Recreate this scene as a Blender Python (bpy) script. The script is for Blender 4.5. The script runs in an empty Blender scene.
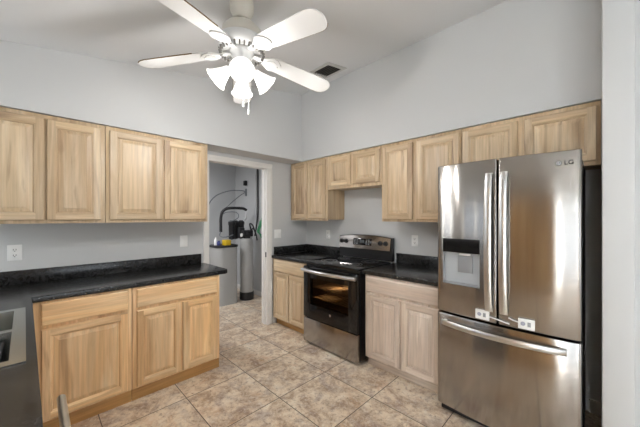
import bpy, bmesh, math, random
from mathutils import Vector, Matrix
random.seed(7)
C = bpy.context.scene.collection
sc = bpy.context.scene
R = math.radians
PI = math.pi

# ------------------------------------------------------------------ camera, world, lights, exposure
cd = bpy.data.cameras.new('camera')
cam = bpy.data.objects.new('camera', cd)
C.objects.link(cam)
cam.location = (3.1718, -2.8449, 1.4189)
cam.rotation_euler = (R(90), 0, R(44.745))
cd.sensor_width = 36
cd.sensor_fit = 'HORIZONTAL'
cd.lens = 15.831
cd.shift_y = 0.00544
cd.clip_start = 0.02
sc.camera = cam

w = bpy.data.worlds.new('sky')
sc.world = w
w.use_nodes = True
w.node_tree.nodes['Background'].inputs[0].default_value = (0.75, 0.86, 1.0, 1)
w.node_tree.nodes['Background'].inputs[1].default_value = 1.0

sc.view_settings.view_transform = 'Standard'
sc.view_settings.look = 'None'
sc.view_settings.gamma = 1
sc.view_settings.use_curve_mapping = False
sc.view_settings.exposure = 0.2


def area_light(name, loc, rot, sx, sy, energy, col):
    l = bpy.data.lights.new(name, 'AREA')
    l.shape = 'RECTANGLE'
    l.size, l.size_y = sx, sy
    l.energy = energy
    l.color = col
    o = bpy.data.objects.new(name, l)
    C.objects.link(o)
    o.location = loc
    o.rotation_euler = rot
    return o


# daylight through the window over the sink and the patio door; the dining light is an added fill
area_light('corner_window_daylight', (.535, -3.47, 1.62), (R(90), 0, PI), 0.32, 0.96, 12, (0.90, 0.96, 1.0))
area_light('sink_window_daylight', (1.51, -3.47, 1.62), (R(90), 0, PI), 0.74, 0.96, 7, (0.90, 0.96, 1.0))
area_light('patio_door_daylight', (4.20, -3.47, 1.08), (R(90), 0, PI), 1.50, 1.86, 390, (0.90, 0.96, 1.0))
area_light('dining_fill_light', (6.42, -1.9, 1.08), (R(90), 0, R(90)), 2.2, 1.9, 21, (0.90, 0.96, 1.0))  # unseen source, added to light the left cabinets
area_light('utility_fill_light', (-1.0, -1.9, 2.35), (0, 0, 0), 0.5, 0.5, 26, (0.97, 0.97, 1.0))  # unseen lamp under the ceiling, added to light the utility room



# ------------------------------------------------------------------ materials
def srgb(r, g, b):
    def f(v):
        v /= 255
        return v / 12.92 if v <= 0.04045 else ((v + 0.055) / 1.055) ** 2.4
    return (f(r), f(g), f(b), 1)


def mat(name, col, rough=0.5, metal=0.0, **kw):
    m = bpy.data.materials.new(name)
    m.use_nodes = True
    b = m.node_tree.nodes['Principled BSDF']
    b.inputs['Base Color'].default_value = col
    b.inputs['Roughness'].default_value = rough
    b.inputs['Metallic'].default_value = metal
    for k, v in kw.items():
        b.inputs[k].default_value = v
    return m


class N:
    """tiny node helper"""
    def __init__(s, m):
        s.t = m.node_tree
        s.b = s.t.nodes['Principled BSDF']

    def n(s, typ, ins=None, **attrs):
        x = s.t.nodes.new(typ)
        for k, v in attrs.items():
            setattr(x, k, v)
        for k, v in (ins or {}).items():
            if isinstance(v, bpy.types.NodeSocket):
                s.t.links.new(v, x.inputs[k])
            else:
                x.inputs[k].default_value = v
        return x

    def ramp(s, fac, stops):
        r = s.t.nodes.new('ShaderNodeValToRGB')
        s.t.links.new(fac, r.inputs[0])
        e = r.color_ramp.elements
        while len(e) < len(stops):
            e.new(0.5)
        for i, (p, c) in enumerate(stops):
            e[i].position = p
            e[i].color = c
        return r.outputs[0]

    def mix(s, fac, a, b, mode='MIX'):
        x = s.t.nodes.new('ShaderNodeMix')
        x.data_type = 'RGBA'
        x.blend_type = mode
        for k, v in ((0, fac), (6, a), (7, b)):
            if isinstance(v, bpy.types.NodeSocket):
                s.t.links.new(v, x.inputs[k])
            else:
                x.inputs[k].default_value = v
        return x.outputs[2]

    def link(s, a, inp):
        s.t.links.new(a, s.b.inputs[inp])


def g(v):
    return (v, v, v, 1)


def wood(name, light, mid, dark, axis='Z', rough=0.38, streak=1.0):
    m = mat(name, mid, rough)
    k = N(m)
    tc = k.n('ShaderNodeTexCoord').outputs['Object']
    oi = k.n('ShaderNodeObjectInfo').outputs['Random']
    off = k.n('ShaderNodeCombineXYZ', {0: k.n('ShaderNodeMath', {0: oi, 1: 37.0}, operation='MULTIPLY').outputs[0],
                                        1: k.n('ShaderNodeMath', {0: oi, 1: 91.0}, operation='MULTIPLY').outputs[0],
                                        2: k.n('ShaderNodeMath', {0: oi, 1: 53.0}, operation='MULTIPLY').outputs[0]}).outputs[0]
    v = k.n('ShaderNodeVectorMath', {0: tc, 1: off}, operation='ADD').outputs[0]
    def stretched(across, along):
        s = {'Z': (across, across, along), 'X': (along, across, across), 'Y': (across, along, across), 'H': (along, along, across)}[axis]
        return k.n('ShaderNodeMapping', {'Vector': v, 'Scale': s}).outputs[0]
    n1 = k.n('ShaderNodeTexNoise', {'Vector': stretched(9, 1.1), 'Scale': 1.0, 'Detail': 4.0, 'Distortion': 0.9}).outputs[0]
    n2 = k.n('ShaderNodeTexNoise', {'Vector': stretched(70, 3.0), 'Scale': 1.0, 'Detail': 3.0}).outputs[0]
    n3 = k.n('ShaderNodeTexNoise', {'Vector': stretched(5, 0.7), 'Scale': 1.0, 'Detail': 5.0, 'Distortion': 1.8}).outputs[0]
    c = k.ramp(n1, [(0.32, light), (0.55, mid), (0.8, mid)])
    st = k.ramp(n3, [(0.56, g(0)), (0.70, g(0.7 * streak))])
    c = k.mix(st, c, dark)
    fg = k.ramp(n2, [(0.35, g(0.86)), (0.65, g(1.05))])
    c = k.mix(1.0, c, fg, 'MULTIPLY')
    sp = k.n('ShaderNodeSeparateXYZ', {0: v})
    sm = k.n('ShaderNodeMath', {0: sp.outputs[0], 1: sp.outputs[1]}, operation='ADD').outputs[0]
    if axis == 'H':
        sm = sp.outputs[2]
    wob = k.n('ShaderNodeMath', {0: k.n('ShaderNodeMath', {0: sm, 1: 11.0}, operation='MULTIPLY').outputs[0]}, operation='FLOOR').outputs[0]
    wn = k.n('ShaderNodeTexWhiteNoise', {'W': wob}, noise_dimensions='1D').outputs
    c = k.mix(1.0, c, k.ramp(wn[0], [(0.0, (0.86, 0.82, 0.78, 1)), (0.35, (0.97, 0.95, 0.93, 1)), (0.65, (1.02, 1.02, 1.02, 1)), (1.0, (1.06, 1.05, 1.0, 1))]), 'MULTIPLY')
    tone = k.n('ShaderNodeMapRange', {'Value': oi, 3: 0.90, 4: 1.06}).outputs[0]
    tv = k.n('ShaderNodeCombineColor', {0: tone, 1: tone, 2: tone}).outputs[0]
    c = k.mix(1.0, c, tv, 'MULTIPLY')
    k.link(c, 'Base Color')
    bp = k.n('ShaderNodeBump', {'Height': n2, 'Strength': 0.06, 'Distance': 0.002}).outputs[0]
    k.link(bp, 'Normal')
    return m


WL, WM, WD = srgb(226, 206, 176), srgb(209, 184, 150), srgb(154, 124, 98)
wood_v = wood('hickory_vertical', WL, WM, WD)
wood_h = wood('hickory_horizontal', WL, WM, WD, axis='H')
wood_in = wood('hickory_plain_panel', srgb(210, 190, 158), srgb(196, 172, 142), WD, streak=0.6)
warm_lit_v = wood('warm_lit_hickory_vertical', srgb(246, 216, 172), srgb(236, 196, 146), srgb(188, 144, 104))  # same hickory, warm light on the left base run put into the tint
warm_lit_h = wood('warm_lit_hickory_horizontal', srgb(246, 216, 172), srgb(236, 196, 146), srgb(188, 144, 104), axis='H')
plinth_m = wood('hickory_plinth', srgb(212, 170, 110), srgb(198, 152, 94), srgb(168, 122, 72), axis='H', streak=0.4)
pale_lit_v = wood('pale_lit_hickory_vertical', srgb(226, 213, 200), srgb(208, 191, 176), srgb(176, 156, 140))  # same hickory, paled in colour for how light falls beside the refrigerator
pale_lit_h = wood('pale_lit_hickory_horizontal', srgb(226, 213, 200), srgb(208, 191, 176), srgb(176, 156, 140), axis='H')


def paint(name, col, rough=0.7):
    m = mat(name, col, rough)
    k = N(m)
    tc = k.n('ShaderNodeTexCoord').outputs['Object']
    nz = k.n('ShaderNodeTexNoise', {'Vector': tc, 'Scale': 120.0, 'Detail': 2.0}).outputs[0]
    k.link(k.n('ShaderNodeBump', {'Height': nz, 'Strength': 0.08, 'Distance': 0.002}).outputs[0], 'Normal')
    return m


wall_m = paint('wall_paint', srgb(206, 207, 207))
ceil_m = paint('ceiling_paint', srgb(222, 223, 224))
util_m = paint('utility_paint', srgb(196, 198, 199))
trim_m = paint('white_trim_paint', srgb(232, 230, 226), 0.45)

# mottled stone tile floor
floor_m = mat('stone_tile', (0.5, 0.4, 0.3, 1), 0.32)
k = N(floor_m)
pos = k.n('ShaderNodeNewGeometry').outputs['Position']
pv = k.n('ShaderNodeMapping', {'Vector': pos, 'Location': (-1.39 + 5.15, 1.50 + 5.15, 0)}).outputs[0]
br = k.n('ShaderNodeTexBrick', {'Vector': pv, 'Color1': g(0.0), 'Color2': g(1.0), 'Mortar': g(0.5), 'Scale': 1.0,
                                'Mortar Size': 0.0034, 'Mortar Smooth': 0.3, 'Brick Width': 0.515, 'Row Height': 0.515},
         offset=0.0, squash=1.0)
tile_rand = br.outputs[0]
tr = k.n('ShaderNodeVectorMath', {0: tile_rand, 1: (13.0, 29.0, 7.0)}, operation='MULTIPLY').outputs[0]
tv = k.n('ShaderNodeVectorMath', {0: pos, 1: tr}, operation='ADD').outputs[0]
a1 = k.n('ShaderNodeTexNoise', {'Vector': tv, 'Scale': 4.6, 'Detail': 12.0, 'Roughness': 0.76, 'Distortion': 0.5}).outputs[0]
a2 = k.n('ShaderNodeTexNoise', {'Vector': tv, 'Scale': 30.0, 'Detail': 9.0, 'Roughness': 0.8}).outputs[0]
a3 = k.n('ShaderNodeTexNoise', {'Vector': k.n('ShaderNodeMapping', {'Vector': tv, 'Location': (7, 3, 1)}).outputs[0], 'Scale': 3.4, 'Detail': 7.0, 'Roughness': 0.65, 'Distortion': 1.4}).outputs[0]
a4 = k.n('ShaderNodeTexNoise', {'Vector': k.n('ShaderNodeMapping', {'Vector': tv, 'Location': (3, 9, 4)}).outputs[0], 'Scale': 2.6, 'Detail': 7.0, 'Roughness': 0.7, 'Distortion': 1.0}).outputs[0]
c = k.ramp(a1, [(0.34, srgb(150, 122, 102)), (0.44, srgb(196, 172, 146)), (0.53, srgb(228, 211, 187)), (0.66, srgb(242, 232, 215))])
c = k.mix(k.ramp(a3, [(0.50, g(0)), (0.62, g(0.6))]), c, srgb(164, 144, 134))
c = k.mix(k.ramp(a4, [(0.54, g(0)), (0.66, g(0.6))]), c, srgb(206, 164, 122))
c = k.mix(k.ramp(a2, [(0.38, g(0.7)), (0.47, g(0))]), c, srgb(128, 104, 88))
c = k.mix(k.ramp(a2, [(0.53, g(0)), (0.62, g(0.7))]), c, srgb(232, 224, 210))
c = k.mix(br.outputs[1], c, srgb(66, 54, 44))
k.link(c, 'Base Color')
k.link(k.n('ShaderNodeBump', {'Height': br.outputs[1], 'Strength': 0.4, 'Distance': 0.002}, invert=True).outputs[0], 'Normal')

# black laminate worktop with faint grey veins
counter_m = mat('black_stone_laminate', (0.012, 0.012, 0.013, 1), 0.22)
k = N(counter_m)
tc = k.n('ShaderNodeNewGeometry').outputs['Position']
b1 = k.n('ShaderNodeTexNoise', {'Vector': tc, 'Scale': 17.0, 'Detail': 9.0, 'Roughness': 0.7, 'Distortion': 1.8}).outputs[0]
b2 = k.n('ShaderNodeTexNoise', {'Vector': tc, 'Scale': 28.0, 'Detail': 5.0}).outputs[0]
c = k.ramp(b1, [(0.46, g(0.011)), (0.52, (0.036, 0.036, 0.037, 1)), (0.57, g(0.012)), (0.72, g(0.028))])
c = k.mix(k.ramp(b2, [(0.58, g(0)), (0.75, g(0.5))]), c, g(0.05))
k.link(c, 'Base Color')


def brushed(name, col, rough, aniso, bump=0.02):
    m = mat(name, col, rough, 1.0)
    k = N(m)
    tan = k.n('ShaderNodeTangent', direction_type='RADIAL', axis='Z').outputs[0]
    k.b.inputs['Anisotropic'].default_value = aniso
    k.b.inputs['Anisotropic Rotation'].default_value = 0.25
    k.link(tan, 'Tangent')
    return m


steel_m = brushed('brushed_stainless', srgb(168, 163, 158), 0.155, 1.0)
bar_m = brushed('bright_stainless', srgb(214, 214, 213), 0.28, 0.3)
chrome_m = mat('chrome', srgb(205, 205, 205), 0.15, 1.0)
sink_m = mat('satin_stainless_sink', srgb(200, 202, 198), 0.25, 1.0)
black_gloss = mat('black_glass', (0.006, 0.006, 0.007, 1), 0.06)
black_m = mat('black_enamel', (0.012, 0.012, 0.013, 1), 0.3)
black_rub = mat('black_plastic', (0.014, 0.014, 0.016, 1), 0.5)
dark_m = mat('dark_grey_side', srgb(60, 62, 68), 0.45)
grey_pl = mat('grey_plastic', srgb(150, 152, 154), 0.45)
disp_m = mat('dispenser_grey', srgb(172, 176, 180), 0.4)
paddle_m = mat('paddle_grey', srgb(138, 140, 143), 0.35)
white_pl = mat('white_plastic', srgb(244, 244, 242), 0.35)
fan_white = mat('fan_white_enamel', srgb(222, 222, 221), 0.35)
fan_cream = mat('fan_cream_enamel', srgb(214, 209, 198), 0.4)
brass_m = mat('aged_brass_edge', srgb(120, 98, 66), 0.4, 0.6)
slot_m = mat('socket_slots', (0.02, 0.02, 0.02, 1), 0.6)
tank_m = mat('grey_tank_shell', srgb(168, 168, 166), 0.5)
yellow_m = mat('yellow_carton', srgb(216, 180, 30), 0.5)
blue_m = mat('blue_plastic', srgb(66, 74, 130), 0.4)
green_m = mat('green_wire', srgb(70, 150, 105), 0.5)
tube_m = mat('grey_tubing', srgb(120, 124, 128), 0.5)
white_tube = mat('white_tubing', srgb(210, 212, 214), 0.4)
rack_m = mat('oven_rack_wire', srgb(190, 170, 140), 0.3, 1.0)
oven_m = mat('oven_enamel', srgb(70, 52, 38), 0.4)
burner_m = mat('burner_ring_grey', srgb(70, 70, 72), 0.3)
disp_text = mat('display_dim', (0.02, 0.025, 0.03, 1), 0.1)
logo_m = mat('logo_grey', srgb(44, 42, 44), 0.6)
glass_m = mat('window_glass', (1, 1, 1, 1), 0.02, **{'Transmission Weight': 1.0, 'IOR': 1.45})
oven_glass = mat('tinted_oven_glass', srgb(150, 140, 130), 0.02, **{'Transmission Weight': 1.0, 'IOR': 1.1})
shade_m = mat('frosted_glass_lit', (1, 1, 1, 1), 0.4, **{'Emission Color': (1, 0.97, 0.92, 1), 'Emission Strength': 0.9})
bulb_m = mat('bulb_lit', (1, 1, 1, 1), 0.4, **{'Emission Color': (1, 0.96, 0.9, 1), 'Emission Strength': 4.0})


# ------------------------------------------------------------------ geometry helpers
def wm(o):
    m = o.matrix_basis.copy()
    return wm(o.parent) @ m if o.parent else m


def obj(name, bm, m, parent=None, smooth=True, angle=35, fix=True):
    """link bm (given in world coordinates) as one mesh object, origin at its middle"""
    if fix:
        bmesh.ops.recalc_face_normals(bm, faces=bm.faces[:])
    if parent:
        bm.transform(wm(parent).inverted())
    xs = [v.co for v in bm.verts]
    c = Vector([(min(v[i] for v in xs) + max(v[i] for v in xs)) / 2 for i in range(3)])
    bm.transform(Matrix.Translation(-c))
    me = bpy.data.meshes.new(name)
    bm.to_mesh(me)
    bm.free()
    for mm in (m if isinstance(m, (list, tuple)) else [m]):
        me.materials.append(mm)
    if smooth:
        me.polygons.foreach_set('use_smooth', [True] * len(me.polygons))
        me.set_sharp_from_angle(angle=R(angle))
    o = bpy.data.objects.new(name, me)
    C.objects.link(o)
    o.location = c
    if parent:
        o.parent = parent
    return o


def tag(o, label, cat, group=None):
    o['label'] = label
    o['category'] = cat
    if group:
        o['group'] = group
    return o


def thing(name, label, cat, loc, group=None, rz=0):
    o = bpy.data.objects.new(name, None)
    C.objects.link(o)
    o.empty_display_size = 0.05
    o.location = loc
    o.rotation_euler = (0, 0, rz)
    return tag(o, label, cat, group)


def struct(name, bm, m, parent=None, **kw):
    o = obj(name, bm, m, parent, **kw)
    o['kind'] = 'structure'
    return o


def NB():
    return bmesh.new()


def bx(bm, x0, x1, y0, y1, z0, z1, bev=0.0, seg=2, mi=0, M=None):
    t = bmesh.new()
    bmesh.ops.create_cube(t, size=1)
    for v in t.verts:
        v.co = Vector((x0 + (v.co.x + .5) * (x1 - x0), y0 + (v.co.y + .5) * (y1 - y0), z0 + (v.co.z + .5) * (z1 - z0)))
    if bev:
        bmesh.ops.bevel(t, geom=t.edges[:], offset=bev, segments=seg, affect='EDGES', profile=0.5)
    if M:
        t.transform(M)
    for f in t.faces:
        f.material_index = mi
    join(bm, t)
    return bm


def join(bm, t):
    vm = {}
    for v in t.verts:
        vm[v] = bm.verts.new(v.co)
    for f in t.faces:
        try:
            nf = bm.faces.new([vm[v] for v in f.verts])
            nf.material_index = f.material_index
        except ValueError:
            pass
    t.free()


def lathe(bm, prof, c=(0, 0, 0), seg=32, M=None, mi=0):
    """prof: (radius, z) pairs turned about a vertical axis through c, ends closed"""
    t = bmesh.new()
    rings = []
    for r, z in prof:
        if r < 1e-6:
            rings.append([t.verts.new((0, 0, z))])
        else:
            rings.append([t.verts.new((r * math.cos(2 * PI * i / seg), r * math.sin(2 * PI * i / seg), z)) for i in range(seg)])
    for a, b in zip(rings, rings[1:]):
        for i in range(seg):
            j = (i + 1) % seg
            if len(a) == 1 and len(b) == 1:
                continue
            if len(a) == 1:
                t.faces.new((a[0], b[i], b[j]))
            elif len(b) == 1:
                t.faces.new((a[i], a[j], b[0]))
            else:
                t.faces.new((a[i], a[j], b[j], b[i]))
    for q, fl in ((rings[0], True), (rings[-1], False)):
        if len(q) > 1:
            t.faces.new(q[::-1] if fl else q)
    for f in t.faces:
        f.material_index = mi
    t.transform((M or Matrix.Translation(c)))
    join(bm, t)
    return bm


def shell(bm, prof, thick, seg=32, M=None):
    """open bell: outer profile then back along the inside"""
    inner = [(max(r - thick, 0.001), z) for r, z in prof][::-1]
    t = bmesh.new()
    pts = prof + inner
    rings = [[t.verts.new((r * math.cos(2 * PI * i / seg), r * math.sin(2 * PI * i / seg), z)) for i in range(seg)] for r, z in pts]
    for a, b in zip(rings, rings[1:] + rings[:1]):
        for i in range(seg):
            j = (i + 1) % seg
            t.faces.new((a[i], a[j], b[j], b[i]))
    if M:
        t.transform(M)
    join(bm, t)
    return bm


def tube(bm, pts, r, seg=10, cap=True, sy=1.0):
    """round tube through pts (r: number or list); sy squashes the section along its second axis"""
    pts = [Vector(p) for p in pts]
    rs = r if isinstance(r, (list, tuple)) else [r] * len(pts)
    rings = []
    up = None
    for i, p in enumerate(pts):
        d = (pts[min(i + 1, len(pts) - 1)] - pts[max(i - 1, 0)]).normalized()
        if up is None:
            up = Vector((0, 0, 1)) if abs(d.z) < 0.9 else Vector((1, 0, 0))
        s = d.cross(up).normalized()
        up = s.cross(d).normalized()
        rings.append([bm.verts.new(p + s * (rs[i] * math.cos(2 * PI * k / seg)) + up * (rs[i] * sy * math.sin(2 * PI * k / seg))) for k in range(seg)])
    for a, b in zip(rings, rings[1:]):
        for i in range(seg):
            j = (i + 1) % seg
            bm.faces.new((a[i], a[j], b[j], b[i]))
    if cap:
        bm.faces.new(rings[0][::-1])
        bm.faces.new(rings[-1])
    return bm


def arc(pts, n=8):
    """smooth (Catmull-Rom) path through pts"""
    P = [Vector(p) for p in pts]
    P = [2 * P[0] - P[1]] + P + [2 * P[-1] - P[-2]]
    out = []
    for i in range(1, len(P) - 2):
        a, b, c_, d = P[i - 1], P[i], P[i + 1], P[i + 2]
        for k in range(n):
            t = k / n
            out.append(0.5 * ((2 * b) + (c_ - a) * t + (2 * a - 5 * b + 4 * c_ - d) * t * t + (3 * b - a - 3 * c_ + d) * t ** 3))
    out.append(P[-2])
    return out


def plan(bm, polys, z0, z1, bev=0.0):
    """slab over plan polygons that share corners; sides only along the outline"""
    t = bmesh.new()
    tv, bv, cnt = {}, {}, {}
    def key(p):
        return (round(p[0], 4), round(p[1], 4))
    def V(d, p, z):
        q = key(p)
        if q not in d:
            d[q] = t.verts.new((p[0], p[1], z))
        return d[q]
    for poly in polys:
        t.faces.new([V(tv, p, z1) for p in poly])
        t.faces.new([V(bv, p, z0) for p in reversed(poly)])
        for a, b in zip(poly, poly[1:] + poly[:1]):
            e = frozenset((key(a), key(b)))
            cnt.setdefault(e, []).append((a, b))
    rim = []
    for e, l in cnt.items():
        if len(l) == 1:
            a, b = l[0]
            f = t.faces.new((V(bv, a, z0), V(bv, b, z0), V(tv, b, z1), V(tv, a, z1)))
            rim.append((tv[key(a)], tv[key(b)]))
            rim.append((bv[key(a)], bv[key(b)]))
    if bev:
        es = [t.edges.get(p) for p in rim]
        bmesh.ops.bevel(t, geom=[e for e in es if e], offset=bev, segments=3, affect='EDGES', profile=0.5)
    join(bm, t)
    return bm


def prism(bm, poly, axis, a0, a1, mi=0):
    """poly of 2D points extruded along axis ('x': (y,z), 'y': (x,z), 'z': (x,y))"""
    def P(p, a):
        return {'x': (a, p[0], p[1]), 'y': (p[0], a, p[1]), 'z': (p[0], p[1], a)}[axis]
    lo = [bm.verts.new(P(p, a0)) for p in poly]
    hi = [bm.verts.new(P(p, a1)) for p in poly]
    n = len(poly)
    fs = [bm.faces.new(lo[::-1]), bm.faces.new(hi)]
    for i in range(n):
        j = (i + 1) % n
        fs.append(bm.faces.new((lo[i], lo[j], hi[j], hi[i])))
    for f in fs:
        f.material_index = mi
    return bm


# ------------------------------------------------------------------ the setting
XW = 0.07            # face of the left wall
YF = -3.53           # face of the wall behind the sink
DY0, DY1 = -1.486, -0.710    # doorway opening
DH = 2.055
SB = 2.163           # underside of the soffits


def cz(y):
    return 3.1087 + 0.17 * y


struct('floor', bx(NB(), -2.2, 6.6, -3.7, 0.12, -0.1, 0.0), floor_m)
bm = NB()
prism(bm, [(-3.75, cz(-3.75)), (0.12, cz(0.12)), (0.12, cz(0.12) + .1), (-3.75, cz(-3.75) + .1)], 'x', -0.05, 6.6)
struct('ceiling', bm, ceil_m)
bm = NB()
bx(bm, XW - .115, XW, YF - .1, DY0 - .012, 0, 2.55)
bx(bm, XW - .115, XW, DY1 + .012, 0.0, 0, 2.55)
bx(bm, XW - .115, XW, DY0 - .012, DY1 + .012, DH + .012, 2.55)
struct('wall_left', bm, wall_m)
struct('wall_back', bx(NB(), -2.15, 3.3, 0.0, 0.1, 0, 3.15), wall_m)
# boxed soffits above the wall cabinets
bm = NB()
prism(bm, [(YF, SB), (0.0, SB), (0.0, cz(0.0)), (YF, cz(YF))], 'x', XW, 0.345)
struct('soffit_left', bm, wall_m)
bm = NB()
prism(bm, [(-0.345, SB), (0.0, SB), (0.0, cz(0.0)), (-0.345, cz(-0.345))], 'x', 0.345, 3.1836)
struct('soffit_back', bm, wall_m)
# stub wall beside the fridge and the wall that goes on to the right
bm = NB()
bx(bm, 3.1836, 3.302, -0.70, 0.0, 0, 3.2, 0.006)
struct('wall_right', bm, wall_m)
struct('wall_right_return', bx(NB(), 3.302, 6.5, -0.675, -0.55, 0, 3.2), wall_m)
# sink wall with its window and patio door; dining room wall
bm = NB()
wx0, wx1, wz0, wz1 = 1.10, 1.92, 1.09, 2.15
vx0, vx1 = 0.345, 0.725
px0, px1, pz1 = 3.40, 5.00, 2.08
for q in ((-0.05, vx0, 0, 2.6), (vx0, vx1, 0, wz0), (vx0, vx1, wz1, 2.6), (vx1, wx0, 0, 2.6), (wx0, wx1, 0, wz0), (wx0, wx1, wz1, 2.6), (wx1, px0, 0, 2.6), (px0, px1, pz1, 2.6), (px1, 6.6, 0, 2.6)):
    bx(bm, q[0], q[1], YF - .1, YF, q[2], q[3])
struct('wall_front', bm, wall_m)
bm = NB()
dy0, dy1, dz0, dz1 = -3.05, -0.75, 0.03, 2.12
for q in ((YF - .1, dy0, 0, 3.2), (dy0, dy1, 0, dz0), (dy0, dy1, dz1, 3.2), (dy1, -0.55, 0, 3.2)):
    bx(bm, 6.5, 6.6, q[0], q[1], q[2], q[3])
struct('wall_dining', bm, wall_m)


def window(name, axis, a0, a1, z0, z1, d, nv):
    """frame in an opening; axis 'y' = opening in a wall facing y"""
    fr = NB()
    def b(b_, u0, u1, s0, s1, h0, h1):
        if axis == 'y':
            bx(b_, u0, u1, d + s0, d + s1, h0, h1)
        else:
            bx(b_, d + s0, d + s1, u0, u1, h0, h1)
    t = .045
    for q in ((a0, a1, z0, z0 + t), (a0, a1, z1 - t, z1), (a0, a0 + t, z0 + t, z1 - t), (a1 - t, a1, z0 + t, z1 - t)):
        b(fr, q[0], q[1], -.03, .03, q[2], q[3])
    for i in range(nv):
        u = a0 + (a1 - a0) * (i + 1) / (nv + 1)
        b(fr, u - .02, u + .02, -.02, .02, z0 + t, z1 - t)
    f = struct(name, fr, trim_m)
    gl = NB()
    b(gl, a0 + t, a1 - t, -.003, .003, z0 + t, z1 - t)
    struct('window_pane', gl, glass_m, f)


window('window_1', 'y', wx0, wx1, wz0, wz1, YF - .05, 1)
window('window_2', 'y', vx0, vx1, wz0, wz1, YF - .05, 0)
window('door_2', 'y', px0, px1, 0.02, pz1, YF - .05, 1)
window('door_added', 'x', dy0, dy1, dz0, dz1, 6.55, 1)  # unseen glazed opening, added with the dining fill light
# utility room beyond the doorway
struct('wall_utility_far', bx(NB(), -2.14, -2.04, -2.7, 0.0, 0, 2.45), util_m)
struct('wall_utility_side', bx(NB(), -2.14, XW - .115, -2.7, -2.6, 0, 2.45), util_m)
struct('wall_utility_back', bx(NB(), -2.04, XW - .115, -0.012, 0.0, 0, 2.45), util_m)
struct('ceiling_utility', bx(NB(), -2.14, XW - .115, -2.7, 0.0, 2.45, 2.5), util_m)
bm = NB()
bx(bm, -2.04, XW - .115, -0.026, -0.012, 0, 0.085, .003)
bx(bm, -2.04, -2.026, -2.6, -0.03, 0, 0.085, .003)
struct('baseboard_utility', bm, trim_m)
# door casing and jamb
bm = NB()
for a, b in ((DY0 - .012, DY0), (DY1, DY1 + .012)):
    bx(bm, XW - .118, XW + .003, a, b, 0, DH)
bx(bm, XW - .118, XW + .003, DY0 - .012, DY1 + .012, DH, DH + .012)
bx(bm, XW - .075, XW - .035, DY1 - .011, DY1, 0, DH, .002)
bx(bm, XW - .075, XW - .035, DY0, DY0 + .011, 0, DH, .002)
cw = .062
def casing(y0, y1, z0, z1, vert):
    bx(bm, XW, XW + .012, y0, y1, z0, z1, .002)
    if vert:
        m_ = (y0 + y1) / 2
        s = 1 if y0 > -1.2 else -1
        bx(bm, XW + .008, XW + .019, m_ + (s * .002 if s > 0 else -cw / 2), m_ + (cw / 2 + .008 if s > 0 else -.002), z0, z1, .003)
    else:
        bx(bm, XW + .008, XW + .019, y0 , y1, (z0 + z1) / 2, z1, .003)
casing(DY0 - cw, DY0 + .003, 0, DH + .0, True)
casing(DY1 - .003, DY1 + cw + .016, 0, DH + .0, True)
casing(DY0 - cw, DY1 + cw + .016, DH - .003, DH + cw, False)
cas = struct('trim_1', bm, trim_m)
struct('strike_plate', bx(NB(), XW - .03, XW - .008, DY1 - .002, DY1 + .001, 0.89, 0.955), black_m, cas)
struct('baseboard_left', bx(NB(), XW, XW + .022, -0.625, -0.575, 0, 0.09, .004), trim_m)
struct('baseboard_back', bx(NB(), 3.12, 3.1836, -0.015, 0, 0, 0.09, .003), trim_m)


# ------------------------------------------------------------------ cabinets
# frame of reference of a run: 'A' left wall (u = y, out = +x), 'B' back wall (u = x, out = -y), 'F' sink wall (u = x, out = +y)
def PT(ax, u, d, z):
    return Vector({'A': (d, u, z), 'B': (u, -d, z), 'F': (u, YF + d, z)}[ax])


def fbx(bm, ax, u0, u1, d0, d1, z0, z1, bev=0.0, mi=0):
    a, b = PT(ax, u0, d0, z0), PT(ax, u1, d1, z1)
    return bx(bm, min(a.x, b.x), max(a.x, b.x), min(a.y, b.y), max(a.y, b.y), z0, z1, bev, mi=mi)


def loops(ax, u0, u1, z0, z1, d, rings, close_first=True):
    """concentric rectangles (inset, out) lofted into a raised face; rails take material 1"""
    bm = NB()
    vs = []
    for ins, out in rings:
        vs.append([bm.verts.new(PT(ax, u, d + out, z)) for u, z in
                   ((u0 + ins, z0 + ins), (u1 - ins, z0 + ins), (u1 - ins, z1 - ins), (u0 + ins, z1 - ins))])
    for a, b in zip(vs, vs[1:]):
        for i in range(4):
            j = (i + 1) % 4
            f = bm.faces.new((a[i], a[j], b[j], b[i]))
            f.material_index = 1 if i in (0, 2) else 0
    if close_first:
        bm.faces.new(vs[0][::-1])
    f = bm.faces.new(vs[-1])
    return bm


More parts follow.
